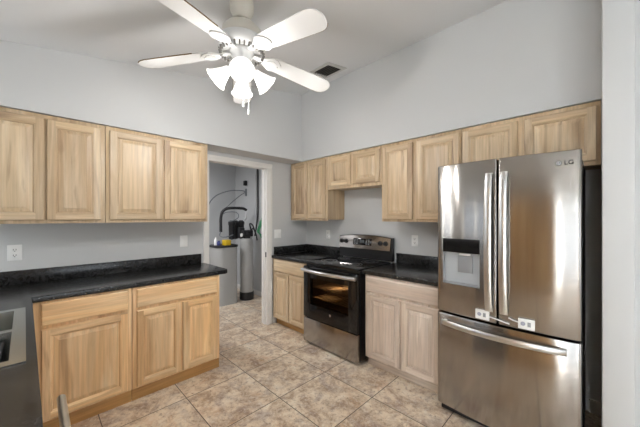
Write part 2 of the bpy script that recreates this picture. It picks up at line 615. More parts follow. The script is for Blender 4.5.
def door(par, ax, u0, u1, z0, z1, d, mv=None, mh=None, fw=0.058, panel_m=None):
    mv, mh = mv or wood_v, mh or wood_h
    t = .02
    rings = [(0, .0005), (0, t - .006), (.005, t), (fw - .012, t), (fw - .009, t - .0035), (fw - .005, t - .0045), (fw, t - .0125)]
    bm = NB()
    def V(u, out, z):
        return bm.verts.new(PT(ax, u, d + out, z))
    vs = [[V(u, o_, z) for u, z in ((u0 + i_, z0 + i_), (u1 - i_, z0 + i_), (u1 - i_, z1 - i_), (u0 + i_, z1 - i_))] for i_, o_ in rings]
    i3 = rings[3][0]
    lo = [V(u0 + i3, t, z0 + .005), V(u1 - i3, t, z0 + .005)]
    hi = [V(u1 - i3, t, z1 - .005), V(u0 + i3, t, z1 - .005)]
    def F(vv, mi):
        f = bm.faces.new(vv)
        f.material_index = mi
    for k_, (a, b) in enumerate(zip(vs, vs[1:])):
        if k_ == 1:      # rounded edge up to the front face
            F([a[0], a[1], b[1], lo[1], lo[0], b[0]], 1)
            F([a[1], a[2], b[2], b[1]], 0)
            F([a[2], a[3], b[3], hi[1], hi[0], b[2]], 1)
            F([a[3], a[0], b[0], b[3]], 0)
        elif k_ == 2:    # flat front: two full-height stiles, two rails between them
            F([a[0], lo[0], b[0], b[3], hi[1], a[3]], 0)
            F([a[1], a[2], hi[0], b[2], b[1], lo[1]], 0)
            F([lo[0], lo[1], b[1], b[0]], 1)
            F([hi[0], hi[1], b[3], b[2]], 1)
        else:
            for i in range(4):
                j = (i + 1) % 4
                F([a[i], a[j], b[j], b[i]], 1 if i in (0, 2) else 0)
    F(vs[0][::-1], 0)
    F(vs[-1], 0)
    o = obj('door', bm, [mv, mh], par, angle=20)
    pn = loops(ax, u0 + fw - .001, u1 - fw + .001, z0 + fw - .001, z1 - fw + .001, d + t - .012,
               [(0, -.001), (.004, -.001), (.005, .001), (.030, .0075), (.031, .0105), (.034, .0105)])
    obj('panel', pn, [panel_m or mv, panel_m or mv], o, angle=20)
    return o


def drawer(par, ax, u0, u1, z0, z1, d, m=None):
    bm = loops(ax, u0, u1, z0, z1, d, [(0, .0005), (0, .014), (.006, .019), (.012, .02)])
    return obj('drawer_front', bm, [m or wood_h, m or wood_h], par, angle=20)


def wall_cabinet(label, ax, u0, u1, z0, doors, off=0.0, front=.325, dz=(.024, .030), mv=None, mh=None):
    t = thing('wall_cabinet', label, 'cabinet', PT(ax, (u0 + u1) / 2, off, z0))
    top = SB - .004
    b = NB()
    fbx(b, ax, u0 + .001, u1 - .001, off + .001, front - .019, z0 + .012, top)
    obj('carcass', b, mv or wood_in, t, smooth=False)
    b = NB()
    fbx(b, ax, u0 + .001, u1 - .001, front - .019, front, z0, top, .0015)
    obj('face_frame', b, mv or wood_v, t)
    for a, c_ in doors:
        door(t, ax, a, c_, z0 + dz[0], top - dz[1], front, mv, mh)
    return t


def base_cabinet(label, ax, u0, u1, off, front, drawers, doors, plinth_d, pm, mv=None, mh=None, zd=(.105, .693), zt=(.718, .86), open_end=None):
    t = thing('base_cabinet', label, 'cabinet', PT(ax, (u0 + u1) / 2, off, 0))
    b = NB()
    fbx(b, ax, u0 + .001, u1 - .001, off + .001, front - .019, .095, .873)
    obj('carcass', b, mv or wood_in, t, smooth=False)
    b = NB()
    fbx(b, ax, u0 + .001, u1 - .001, front - .019, front, .09, .873, .0015)
    obj('face_frame', b, mv or wood_v, t)
    b = NB()
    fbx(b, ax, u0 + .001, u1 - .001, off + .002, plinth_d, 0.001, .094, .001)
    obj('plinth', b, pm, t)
    for a, c_ in drawers:
        drawer(t, ax, a, c_, zt[0], zt[1], front, mh)
    for a, c_ in doors:
        door(t, ax, a, c_, zd[0], zd[1], front, mv, mh, fw=.055)
    return t


# left run, wall cabinets
wall_cabinet('hickory wall cabinet cut off by the left edge of the photo', 'A', -3.16, -2.45, 1.372, [(-3.118, -2.802), (-2.790, -2.478)], XW)
wall_cabinet('hickory wall cabinet with two wide doors beside the doorway, above the light switch', 'A', -2.448, -1.608, 1.372, [(-2.422, -2.032), (-2.016, -1.634)], XW)
# back run, wall cabinets
wall_cabinet('tall hickory wall cabinet in the corner beside the doorway, left of the range', 'B', 0.10, 0.805, 1.372, [(0.150, 0.442), (0.458, 0.781)])
wall_cabinet('short hickory wall cabinet with two square doors above the range', 'B', 0.807, 1.573, 1.752, [(0.836, 1.172), (1.206, 1.553)], dz=(.034, .030))
wall_cabinet('tall hickory wall cabinet between the range and the refrigerator', 'B', 1.575, 2.348, 1.372, [(1.597, 1.920), (1.957, 2.336)], mv=None)
wall_cabinet('wide short hickory wall cabinet over the stainless refrigerator', 'B', 2.350, 3.182, 1.752, [(2.362, 2.744), (2.784, 3.163)], dz=(.026, .030))
# left run, base cabinets
base_cabinet('hickory base cabinet with one large door and one drawer, beside the sink corner', 'A', -2.86, -2.327, XW, .625, [(-2.822, -2.355)], [(-2.822, -2.355)], .618, plinth_m, warm_lit_v, warm_lit_h)
base_cabinet('hickory base cabinet with one long drawer over two doors, beside the doorway', 'A', -2.325, -1.624, XW, .625, [(-2.296, -1.654)], [(-2.296, -1.974), (-1.958, -1.654)], .618, plinth_m, warm_lit_v, warm_lit_h)
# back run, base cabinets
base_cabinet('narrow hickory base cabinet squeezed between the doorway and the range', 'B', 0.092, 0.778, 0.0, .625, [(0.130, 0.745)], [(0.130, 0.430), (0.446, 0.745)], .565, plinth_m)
base_cabinet('hickory base cabinet between the range and the refrigerator', 'B', 1.583, 2.316, 0.0, .625, [(1.604, 2.296)], [(1.612, 1.950), (1.968, 2.292)], .575, pale_lit_h, pale_lit_v, pale_lit_h)


# ------------------------------------------------------------------ worktops
def FX(x):
    return -2.863 + 0.0193 * (x - .64)


t = thing('countertop', 'black L-shaped countertop on the left run, holding the steel sink', 'countertop', (.35, -2.9, .876))
hx0, hx1 = 0.93, 1.735
xs = [XW, .64, hx0, hx1, 2.45]
def rows(x):
    f = FX(max(x, .64))
    return [YF, -3.40, f - .048, f]
polys = []
for i in range(4):
    a, b = rows(xs[i]), rows(xs[i + 1])
    for j in range(3):
        if i == 2 and j == 1:
            continue
        polys.append([(xs[i], a[j]), (xs[i + 1], b[j]), (xs[i + 1], b[j + 1]), (xs[i], a[j + 1])])
polys.append([(XW, FX(.64)), (.64, FX(.64)), (.64, -1.575), (.625, -1.545), (.595, -1.533), (.10, -1.533), (.10, -1.552), (XW, -1.552)])
obj('worktop', plan(NB(), polys, .876, .914, .006), counter_m, t)
bm = NB()
bx(bm, XW + .001, XW + .021, YF + .022, -1.574, .914, 1.018, .002)
obj('backsplash', bm, counter_m, t)
bm = NB()
bx(bm, XW + .001, 2.45, YF + .001, YF + .021, .914, 1.018, .002)
obj('backsplash', bm, counter_m, t)

t = thing('countertop', 'short black countertop in the corner between the doorway and the range', 'countertop', (.43, -.32, .876))
obj('worktop', plan(NB(), [[(.092, -.648), (.780, -.648), (.780, -.001), (.092, -.001)]], .876, .914, .006), counter_m, t)
obj('backsplash', bx(NB(), XW + .022, .780, -.021, -.001, .914, 1.018, .002), counter_m, t)
obj('side_splash', bx(NB(), XW + .001, XW + .021, -.600, -.001, .914, 1.018, .002), counter_m, t)

t = thing('countertop', 'black countertop between the range and the refrigerator', 'countertop', (1.95, -.32, .876))
obj('worktop', plan(NB(), [[(1.567, -.648), (2.318, -.648), (2.318, -.001), (1.567, -.001)]], .876, .914, .006), counter_m, t)
obj('backsplash', bx(NB(), 1.567, 2.318, -.021, -.001, .914, 1.018, .002), counter_m, t)

# ------------------------------------------------------------------ sink run (mostly below the frame)
t = thing('sink', 'stainless steel sink set in the black countertop by the left edge of the photo', 'sink', (1.33, -3.15, .70))
bm = NB()
sy = FX(1.33)
mid = 1.33
bowls = ((.955, mid - .02), (mid + .02, 1.71))
yb, yf = -3.36, lambda x: FX(x) - .070
def bowl(bm, x0, x1):
    a = [(x0, yb), (x1, yb), (x1, yf(x1)), (x0, yf(x0))]
    top = [bm.verts.new((p[0], p[1], .918)) for p in a]
    cxm, cym = (x0 + x1) / 2, (yb + yf(x0)) / 2
    lo = [bm.verts.new((cxm + (p[0] - cxm) * .93, cym + (p[1] - cym) * .95, .735)) for p in a]
    for i in range(4):
        j = (i + 1) % 4
        bm.faces.new((top[j], top[i], lo[i], lo[j]))
    bm.faces.new(lo)
    return top
tops = [bowl(bm, *q) for q in bowls]
ox0, ox1, oyb = .910, 1.755, -3.43
oyf = lambda x: FX(x) - .028
O = [bm.verts.new(p) for p in ((ox0, oyb, .918), (mid, oyb, .918), (ox1, oyb, .918), (ox1, oyf(ox1), .918), (mid, oyf(mid), .918), (ox0, oyf(ox0), .918))]
L_, R_ = tops
for f in ((O[0], O[1], L_[1], L_[0]), (O[1], O[2], R_[1], R_[0]), (O[2], O[3], R_[2], R_[1]), (O[3], O[4], R_[3], R_[2]), (O[4], O[5], L_[3], L_[2]), (O[5], O[0], L_[0], L_[3]), (L_[1], O[1], R_[0]), (L_[2], R_[3], O[4]), (L_[1], R_[0], R_[3], L_[2])):
    bm.faces.new(f)
E_ = [bm.verts.new((v.co.x, v.co.y, .9145)) for v in O]
for i in range(6):
    j = (i + 1) % 6
    bm.faces.new((O[j], O[i], E_[i], E_[j]))
obj('basin', bm, sink_m, t, angle=50)
t = thing('dish_rack', 'black framed wire dish rack standing in the steel sink', 'dish rack', (1.53, -3.12, .737))
bm = NB()
ra, rb, rc, rd = 1.385, 1.665, -3.30, -2.945
for z in (.775, .885):
    tube(bm, [(ra, rc, z), (rb, rc, z)], .006, 8)
    tube(bm, [(ra, rd, z), (rb, rd, z)], .006, 8)
    tube(bm, [(ra, rc, z), (ra, rd, z)], .006, 8)
    tube(bm, [(rb, rc, z), (rb, rd, z)], .006, 8)
for x in (ra, rb):
    for y in (rc, rd):
        tube(bm, [(x, y, .7375), (x, y, .89)], .008, 8)
obj('frame', bm, black_rub, t)
bm = NB()
for i in range(13):
    y = rc + .02 + i * (rd - rc - .04) / 12
    tube(bm, [(ra + .003, y, .884), (ra + .012, y, .775), (rb - .012, y, .775), (rb - .003, y, .884)], .0032, 6)
obj('wires', bm, bar_m, t)
bm = NB()
tube(bm, arc([(1.33, -3.395, .916), (1.33, -3.395, 1.12), (1.33, -3.34, 1.22), (1.33, -3.25, 1.22), (1.33, -3.20, 1.14)]), .012, 12)
lathe(bm, [(.028, .9185), (.028, .93), (.018, .945)], (1.33, -3.395, 0))
tag(obj('faucet', bm, chrome_m), 'chrome arched faucet standing behind the steel sink', 'faucet')

t = thing('base_cabinet', 'hickory sink base cabinet under the steel sink', 'cabinet', (1.2, YF, 0))
b = NB()
fbx(b, 'F', .66, .68, .001, .60, .001, .70)
fbx(b, 'F', 1.75, 1.77, .001, .60, .001, .70)
fbx(b, 'F', .68, 1.75, .001, .60, .095, .115)
obj('carcass', b, wood_v, t, smooth=False)
b = NB()
bx(b, .66, 1.77, YF + .622, YF + .640, .1, .872)
obj('face_frame', b, wood_v, t)
for a, c_ in ((.72, 1.22), (1.24, 1.74)):
    door(t, 'F', a, c_, .11, .69, .6405)
t = thing('dishwasher', 'dishwasher under the sink counter with a bowed steel handle', 'dishwasher', (2.1, -3.2, 0))
b = NB()
bx(b, 1.785, 2.395, YF + .02, -2.90, .02, .87)
obj('tub', b, dark_m, t)
b = NB()
bx(b, 1.785, 2.395, -2.898, -2.856, .11, .868, .004)
obj('door', b, steel_m, t)
b = NB()
tube(b, [(1.862, -2.784, .80), (1.866, -2.784, .80), (2.314, -2.784, .80), (2.318, -2.784, .80)], [.008, .012, .012, .008], 14)
for x in (2.06, 2.27):
    tube(b, [(x, -2.858, .80), (x, -2.784, .80)], .008, 10)
obj('handle', b, bar_m, t)
struct('trim_2', bx(NB(), 2.40, 2.44, YF + .01, -2.86, .001, .873), wood_v)
# wall cabinets above the sink run, seen only mirrored in the refrigerator
t = thing('wall_cabinet', 'hickory wall cabinet on the sink wall beside the window', 'cabinet', (2.2, YF, 1.372))
bb = NB()
fbx(bb, 'F', 1.96, 2.44, .001, .325, 1.372, 2.16)
obj('carcass', bb, wood_v, t, smooth=False)
for q in ((1.98, 2.194), (2.206, 2.42)):
    door(t, 'F', q[0], q[1], 1.40, 2.13, .3255)
t = thing('pantry_cabinet', 'tall hickory pantry cabinet at the end of the sink counter', 'cabinet', (2.78, YF, 0))
bb = NB()
fbx(bb, 'F', 2.46, 3.25, .001, .575, .001, 2.16)
obj('carcass', bb, warm_lit_v, t, smooth=False)
for z0_, z1_ in ((.11, 1.36), (1.40, 2.13)):
    for q in ((2.475, 2.849), (2.861, 3.235)):
        door(t, 'F', q[0], q[1], z0_, z1_, .5755, warm_lit_v, warm_lit_h)

# ------------------------------------------------------------------ range
RX0, RX1 = 0.788, 1.550
RF = -0.662
t = thing('range', 'black and stainless electric range between the base cabinets on the back wall', 'stove', ((RX0 + RX1) / 2, -.35, 0))
bm = NB()
bx(bm, RX0, RX1, RF + .002, -.03, .03, .30)
bx(bm, RX0, RX1, -.10, -.03, .30, .895)
bx(bm, RX0, RX0 + .06, RF + .002, -.10, .30, .895)
bx(bm, RX1 - .06, RX1, RF + .002, -.10, .30, .895)
bx(bm, RX0 + .06, RX1 - .06, RF + .002, -.10, .30, .36)
bx(bm, RX0 + .06, RX1 - .06, RF + .002, -.10, .80, .895)
for x in (RX0 + .06, RX1 - .06):
    for y in (RF + .08, -.10):
        lathe(bm, [(.02, .001), (.02, .03)], (x, y, 0), 12)
obj('body', bm, black_m, t, smooth=False)
bm = NB()
x0, x1, z0, z1 = RX0 + .061, RX1 - .061, .361, .799
y0, y1 = RF + .004, -.101
v = [bm.verts.new(p) for p in ((x0, y0, z0), (x1, y0, z0), (x1, y1, z0), (x0, y1, z0), (x0, y0, z1), (x1, y0, z1), (x1, y1, z1), (x0, y1, z1))]
for f in ((0, 1, 2, 3), (4, 7, 6, 5), (0, 3, 7, 4), (1, 5, 6, 2), (3, 2, 6, 7)):
    bm.faces.new([v[i] for i in f])
obj('oven_liner', bm, oven_m, t, smooth=False, fix=False)
for z in (.50, .62):
    bm = NB()
    for i in range(17):
        x = x0 + .02 + i * (x1 - x0 - .04) / 16
        tube(bm, [(x, y0 + .03, z), (x, y1 - .02, z)], .0035, 6)
    for y in (y0 + .03, (y0 + y1) / 2, y1 - .02):
        tube(bm, [(x0 + .003, y, z + .004), (x1 - .003, y, z + .004)], .0045, 6)
    obj('oven_rack', bm, rack_m, t)
l = bpy.data.lights.new('oven_bulb', 'POINT')
l.energy = 2.5
l.color = (1, .72, .42)
l.shadow_soft_size = .03
lo = bpy.data.objects.new('oven_bulb', l)
C.objects.link(lo)
lo.location = (1.30, -.20, .76)
# cooktop
bm = NB()
bx(bm, RX0 - .004, RX1 + .004, RF - .035, -.105, .896, .922, .007, 3)
ct = obj('cooktop', bm, black_gloss, t)
for (x, y, r) in ((.985, -.49, .095), (1.36, -.49, .075), (.985, -.23, .075), (1.36, -.23, .095)):
    bm = NB()
    for rr in (r, r * .62):
        shell(bm, [(rr, .0), (rr, .0012)], .010, 40, Matrix.Translation((x, y, .9222)))
    obj('burner_ring', bm, burner_m, ct)
# backguard
bm = NB()
cxm = (RX0 + RX1) / 2
hw = (RX1 - RX0) / 2
def topz(x):
    return 1.182 + .024 * (1 - ((x - cxm) / hw) ** 2)
n = 16
xs_ = [RX0 + 2 * hw * i / n for i in range(n + 1)]
prism(bm, [(RX0, .923), (RX1, .923)] + [(x, topz(x)) for x in reversed(xs_)], 'y', -.075, -.03)
bg = obj('backguard', bm, black_m, t)
bm = NB()
inx0, inx1 = RX0 + .010, RX1 - .016
nn = 16
xs_ = [inx0 + (inx1 - inx0) * i / nn for i in range(nn + 1)]
lo_, hi_ = [], []
pl = [(inx0, 1.040), (inx1, 1.040)] + [(x, topz(x) - .007) for x in reversed(xs_)]
fv = [bm.verts.new((x, -.100 + (z - 1.04) * .14, z)) for x, z in pl]
bv = [bm.verts.new((x, -.0755, z)) for x, z in pl]
bm.faces.new(fv[::-1])
bm.faces.new(bv)
for i in range(len(pl)):
    j = (i + 1) % len(pl)
    bm.faces.new((fv[i], fv[j], bv[j], bv[i]))
cp = obj('control_panel', bm, steel_m, t)
def cpy(z):
    return -.100 + (z - 1.04) * .14
bm = NB()
zc0, zc1 = 1.082, 1.160
xa, xb = 1.020, 1.285
v = []
for x, z in ((xa, zc0), (xb, zc0), (xb, zc1), (xa, zc1)):
    v.append((x, cpy(z), z))
bx(bm, xa, xb, -.0015, .0, -.039, .039, .0006, M=Matrix.Translation((0, cpy(1.121) - .0007, 1.121)) @ Matrix.Rotation(-math.atan(.14), 4, 'X'))
dp = obj('display', bm, black_gloss, cp)
for i in range(4):
    for jx in (0, 1, 5, 6):
        bm = NB()
        bx(bm, 1.035 + jx * .034, 1.055 + jx * .034, -.0008, 0, -.028 + i * .016, -.020 + i * .016, M=Matrix.Translation((0, cpy(1.121) - .0028, 1.121)) @ Matrix.Rotation(-math.atan(.14), 4, 'X'))
        obj('button', bm, grey_pl, dp, smooth=False)
bm = NB()
bx(bm, 1.125, 1.185, -.0008, 0, -.012, .022, M=Matrix.Translation((0, cpy(1.121) - .0028, 1.121)) @ Matrix.Rotation(-math.atan(.14), 4, 'X'))
obj('clock_window', bm, mat('clock_glow', srgb(90, 96, 98), .2), dp)
for x in (.835, .905, 1.405, 1.475):
    Mx = Matrix.Translation((x, cpy(1.118), 1.118)) @ Matrix.Rotation(R(90) - math.atan(.14), 4, 'X')
    bm = NB()
    lathe(bm, [(.027, 0), (.027, .004), (.022, .006), (.020, .022), (.017, .026), (0, .026)], seg=24, M=Mx)
    bx(bm, -.0045, .0045, -.020, .020, .022, .033, .002, M=Mx)
    kn = obj('knob', bm, black_rub, cp)
# oven door with a real window opening
def frame_plate(bm, x0, x1, z0, z1, ix0, ix1, iz0, iz1, y0, y1):
    bx(bm, x0, ix0, y0, y1, z0, z1, .003)
    bx(bm, ix1, x1, y0, y1, z0, z1, .003)
    bx(bm, ix0 - .003, ix1 + .003, y0, y1, z0, iz0)
    bx(bm, ix0 - .003, ix1 + .003, y0, y1, iz1, z1)
bm = NB()
frame_plate(bm, RX0 + .002, RX1 - .002, .302, .870, .900, 1.440, .455, .745, RF - .045, RF - .001)
od = obj('oven_door', bm, black_gloss, t)
obj('window_pane', bx(NB(), .898, 1.442, RF - .040, RF - .036, .453, .747), oven_glass, od)
bm = NB()
pts = []
for i in range(13):
    s = i / 12
    pts.append((RX0 + .004 + s * (RX1 - RX0 - .008), RF - .072 - .040 * math.sin(PI * s), .832))
tube(bm, pts, .019, 14, sy=1.0)
for s in (0.03, .97):
    x = RX0 + .004 + s * (RX1 - RX0 - .008)
    bx(bm, x - .012, x + .012, RF - .076, RF - .044, .818, .846, .003)
obj('handle', bm, bar_m, od)
bm = NB()
lathe(bm, [(.013, 0), (.013, .002), (.011, .003), (0, .003)], seg=24, M=Matrix.Translation((1.200, RF - .0452, .398)) @ Matrix.Rotation(R(90), 4, 'X'))
obj('badge', bm, chrome_m, od)
bm = NB()
bx(bm, RX0 + .002, RX1 - .002, RF - .045, RF - .001, .028, .292, .005)
obj('storage_drawer', bm, steel_m, t)

# ------------------------------------------------------------------ refrigerator
FX0, FX1, FYB = 2.322, 3.106, -.700
FC, FH = (2.322 + 3.106) / 2, (3.106 - 2.322) / 2
t = thing('refrigerator', 'stainless steel french door refrigerator with water dispenser and bottom freezer', 'refrigerator', (FC, -.4, 0))
bm = NB()
bx(bm, FX0 + .004, FX1 - .004, FYB + .004, -.05, .03, 1.765, .004)
for x in (FX0 + .06, FX1 - .06):
    lathe(bm, [(.02, .001), (.02, .03)], (x, -.62, 0), 12)
    lathe(bm, [(.02, .001), (.02, .03)], (x, -.12, 0), 12)
obj('body', bm, dark_m, t)
bm = NB()
bx(bm, FX0 + .02, FX1 - .02, FYB - .03, FYB + .003, .012, .055, .004)
obj('base_grille', bm, black_rub, t)
def fy(x):
    return -.757 - .028 * (1 - ((x - FC) / FH) ** 2)
def front_curve(x0, x1, r0, r1, n=18):
    """plan outline of a curved door front with rounded outer edges"""
    out = []
    for i in range(n + 1):
        x = x0 + (x1 - x0) * i / n
        out.append(x)
    xs = sorted(set([x0, x0 + .002, x0 + .006, x0 + .012, x1 - .012, x1 - .006, x1 - .002, x1] + [x0 + .02 + (x1 - x0 - .04) * i / n for i in range(n + 1)]))
    res = []
    for x in xs:
        y = fy(x)
        for e, r in ((x - x0, r0), (x1 - x, r1)):
            if e < r:
                y += r - math.sqrt(max(r * r - (r - e) ** 2, 0))
        res.append((x, y))
    return res
def slab(name, x0, x1, z0, z1, par, r0=.014, r1=.014, hole=None):
    bm = NB()
    cur = front_curve(x0, x1, r0, r1)
    if hole:
        for hx in hole[:2]:
            cur.append((hx, fy(hx)))
        cur.sort()
    zs = sorted({z0, z0 + .003, z0 + .010, z1 - .010, z1 - .003, z1} | (set(hole[2:]) if hole else set()))
    def off(z):
        e = min(z - z0, z1 - z)
        r = .010
        return r - math.sqrt(max(r * r - (r - e) ** 2, 0)) if e < r else 0
    G = [[bm.verts.new((x, min(y + off(z), FYB - .006), z)) for x, y in cur] for z in zs]
    for a in range(len(zs) - 1):
        for b in range(len(cur) - 1):
            if hole:
                cx_, cz_ = (cur[b][0] + cur[b + 1][0]) / 2, (zs[a] + zs[a + 1]) / 2
                if hole[0] < cx_ < hole[1] and hole[2] < cz_ < hole[3]:
                    continue
            bm.faces.new((G[a][b], G[a][b + 1], G[a + 1][b + 1], G[a + 1][b]))
    B = [bm.verts.new((x, FYB - .003, z)) for x, z in ((x0, z0), (x1, z0), (x1, z1), (x0, z1))]
    bm.faces.new([B[1], B[0], B[3], B[2]])
    bm.faces.new([B[0], B[1]] + G[0][::-1])
    bm.faces.new([B[2], B[3]] + G[-1])
    bm.faces.new([B[3], B[0]] + [r_[0] for r_ in G])
    bm.faces.new([B[1], B[2]] + [r_[-1] for r_ in reversed(G)])
    if hole:
        hx0, hx1, hz0, hz1 = hole
        yb = -.734
        q = [bm.verts.new((x, yb, z)) for x, z in ((hx0, hz0), (hx1, hz0), (hx1, hz1), (hx0, hz1))]
        bm.faces.new(q)
        # recess sides: join the opening's rim to the recess floor
        ib = [i for i, p in enumerate(cur) if hx0 - 1e-6 <= p[0] <= hx1 + 1e-6]
        ia = [i for i, z in enumerate(zs) if hz0 - 1e-6 <= z <= hz1 + 1e-6]
        bm.faces.new([q[0], q[1]] + [G[ia[0]][i] for i in reversed(ib)])
        bm.faces.new([q[2], q[3]] + [G[ia[-1]][i] for i in ib])
        bm.faces.new([q[3], q[0]] + [G[i][ib[0]] for i in ia])
        bm.faces.new([q[1], q[2]] + [G[i][ib[-1]] for i in reversed(ia)])
    return obj(name, bm, steel_m, par, angle=40, fix=True)
HO = (2.366, 2.612, .944, 1.266)
dl = slab('left_door', FX0, FC - .0035, .737, 1.792, t, .016, .010, HO)
dr = slab('right_door', FC + .0035, FX1, .737, 1.792, t, .010, .016)
fz = slab('freezer_drawer', FX0, FX1, .060, .726, t, .016, .016)
# dispenser
bm = NB()
bx(bm, HO[0] + .002, HO[1] - .002, -.7375, -.7345, HO[2] + .002, HO[3] - .1)
bx(bm, HO[0] + .001, HO[0] + .004, -.764, -.7345, HO[2] + .002, HO[3] - .1)
bx(bm, HO[1] - .004, HO[1] - .001, -.778, -.7345, HO[2] + .002, HO[3] - .1)
obj('dispenser_recess', bm, disp_m, dl, smooth=False)
bm = NB()
cur = [HO[0] + .002 + (HO[1] - HO[0] - .004) * i / 8 for i in range(9)]
prism(bm, [(x, fy(x) - .001) for x in cur] + [(HO[1] - .002, -.7345), (HO[0] + .002, -.7345)], 'z', HO[3] - .095, HO[3] - .002)
obj('control_panel', bm, mat('smoked_panel', srgb(70, 68, 68), 0.08, 0.9), dl, angle=30)
bm = NB()
bx(bm, 2.462, 2.560, -.748, -.738, 1.03, 1.150, .004)
obj('paddle', bm, paddle_m, dl)
bm = NB()
bx(bm, 2.475, 2.545, -.762, -.738, 1.152, 1.166, .004)
obj('spout', bm, white_pl, dl)
bm = NB()
prism(bm, [(x, fy(x) + .006) for x in cur] + [(HO[1] - .002, -.738), (HO[0] + .002, -.738)], 'z', HO[2] + .001, HO[2] + .012)
obj('drip_tray', bm, grey_pl, dl)
# handles
def vhandle(par, x, z0, z1):
    bm = NB()
    n = 22
    secs = []
    for i in range(n + 1):
        s = i / n
        z = z0 + (z1 - z0) * s
        out = .018 + .036 * math.sin(PI * s) ** .55
        wd = .022
        y = fy(x) - out
        ring = []
        for k_ in range(12):
            a = 2 * PI * k_ / 12
            ring.append(bm.verts.new((x + wd * math.copysign(abs(math.cos(a)) ** .6, math.cos(a)), y + .011 * math.copysign(abs(math.sin(a)) ** .8, math.sin(a)), z)))
        secs.append(ring)
    for a, b in zip(secs, secs[1:]):
        for i in range(12):
            j = (i + 1) % 12
            bm.faces.new((a[i], a[j], b[j], b[i]))
    bm.faces.new(secs[0])
    bm.faces.new(secs[-1])
    for z in (z0 + .006, z1 - .034):
        bx(bm, x - .016, x + .016, fy(x) - .022, fy(x) + .006, z, z + .028, .003)
    return obj('handle', bm, bar_m, par)
vhandle(dl, FC - .043, .815, 1.70)
vhandle(dr, FC + .038, .815, 1.70)
bm = NB()
n = 26
secs = []
hx0, hx1 = FX0 + .045, FX1 - .060
for i in range(n + 1):
    s = i / n
    x = hx0 + (hx1 - hx0) * s
    y = fy(x) - .018 - .036 * math.sin(PI * s) ** .55
    ring = []
    for k_ in range(12):
        a = 2 * PI * k_ / 12
        ring.append(bm.verts.new((x, y + .011 * math.copysign(abs(math.sin(a)) ** .8, math.sin(a)), .668 + .019 * math.copysign(abs(math.cos(a)) ** .6, math.cos(a)))))
    secs.append(ring)
for a, b in zip(secs, secs[1:]):
    for i in range(12):
        j = (i + 1) % 12
        bm.faces.new((a[i], a[j], b[j], b[i]))
bm.faces.new(secs[0])
bm.faces.new(secs[-1])
for x in (hx0 + .006, hx1 - .034):
    bx(bm, x, x + .028, fy(x) - .022, fy(x) + .008, .652, .684, .003)
obj('handle', bm, bar_m, fz)


def text_mesh(txt, size, depth=.0012):
    cu = bpy.data.curves.new('lettering', 'FONT')
    cu.body = txt
    cu.size = size
    cu.extrude = depth
    cu.align_x = 'CENTER'
    cu.align_y = 'CENTER'
    o = bpy.data.objects.new('tmp', cu)
    C.objects.link(o)
    dg = bpy.context.evaluated_depsgraph_get()
    me = bpy.data.meshes.new_from_object(o.evaluated_get(dg))
    bm = bmesh.new()
    bm.from_mesh(me)
    bpy.data.objects.remove(o)
    bpy.data.meshes.remove(me)
    return bm


# brand mark: round emblem and two letters at the top corner of the right door
lx, lz = 3.040, 1.722
sl = math.atan((fy(lx + .01) - fy(lx - .01)) / .02)
Ml = Matrix.Translation((lx, fy(lx) - .0012, lz)) @ Matrix.Rotation(sl, 4, 'Z') @ Matrix.Rotation(R(90), 4, 'X')
bm = text_mesh('LG', .034)
bm.transform(Matrix.Translation((.014, 0, 0)))
bm2 = NB()
lathe(bm2, [(.014, -.0008), (.014, .0006)], seg=28, M=Matrix.Translation((-.030, 0, 0)))
join(bm, bm2)
bm.transform(Ml)
lg = obj('brand_mark', bm, logo_m, dr, smooth=False)
bm = NB()
shell(bm, [(.0105, .0004), (.0105, .0010)], .002, 24, Matrix.Translation((-.030, 0, 0)))
bx(bm, -.0310, -.0292, -.006, .006, .0004, .0010)
bx(bm, -.0310, -.0250, -.006, -.0045, .0004, .0010)
bx(bm, -.0355, -.0338, .002, .0045, .0004, .0010)
bm.transform(Ml)
obj('emblem', bm, white_pl, lg, smooth=False)

# two stick-on latches low on the french doors
def latch(label, x, z, x1, z1):
    sl = math.atan((fy(x + .01) - fy(x - .01)) / .02)
    t = thing('door_latch', label, 'latch', (x, fy(x), z), 'white latches on the refrigerator doors')
    M_ = Matrix.Translation((x, fy(x) - .001, z)) @ Matrix.Rotation(sl, 4, 'Z')
    obj('plate', bx(NB(), -.041, .041, -.012, 0, -.031, .031, .004, M=M_), white_pl, t)
    bm = NB()
    lathe(bm, [(.012, 0), (.012, .002), (.009, .003), (0, .003)], seg=20, M=M_ @ Matrix.Translation((-.016, -.012, .002)) @ Matrix.Rotation(R(90), 4, 'X'))
    obj('dial', bm, mat('latch_grey', srgb(165, 166, 180), .5), t)
    bm = NB()
    bx(bm, .006, .022, -.0135, -.0118, -.012, .014, .0006, M=M_)
    obj('button', bm, grey_pl, t)
    bm = NB()
    s = 1 if x1 > x else -1
    tube(bm, [(x + s * .040, fy(x + s * .04) - .006, z + (z1 - z) * .2), ((x + x1) / 2 + s * .02, fy((x + x1) / 2) - .009, (z + z1) / 2), (x1, fy(x1) - .006, z1)], .004, 8)
    obj('strap', bm, white_pl, t)
latch('white latch plate with strap stuck low on the left refrigerator door', 2.630, .781, 2.780, .758)
latch('white latch plate with strap stuck low on the right refrigerator door', 2.864, .779, 2.775, .796)

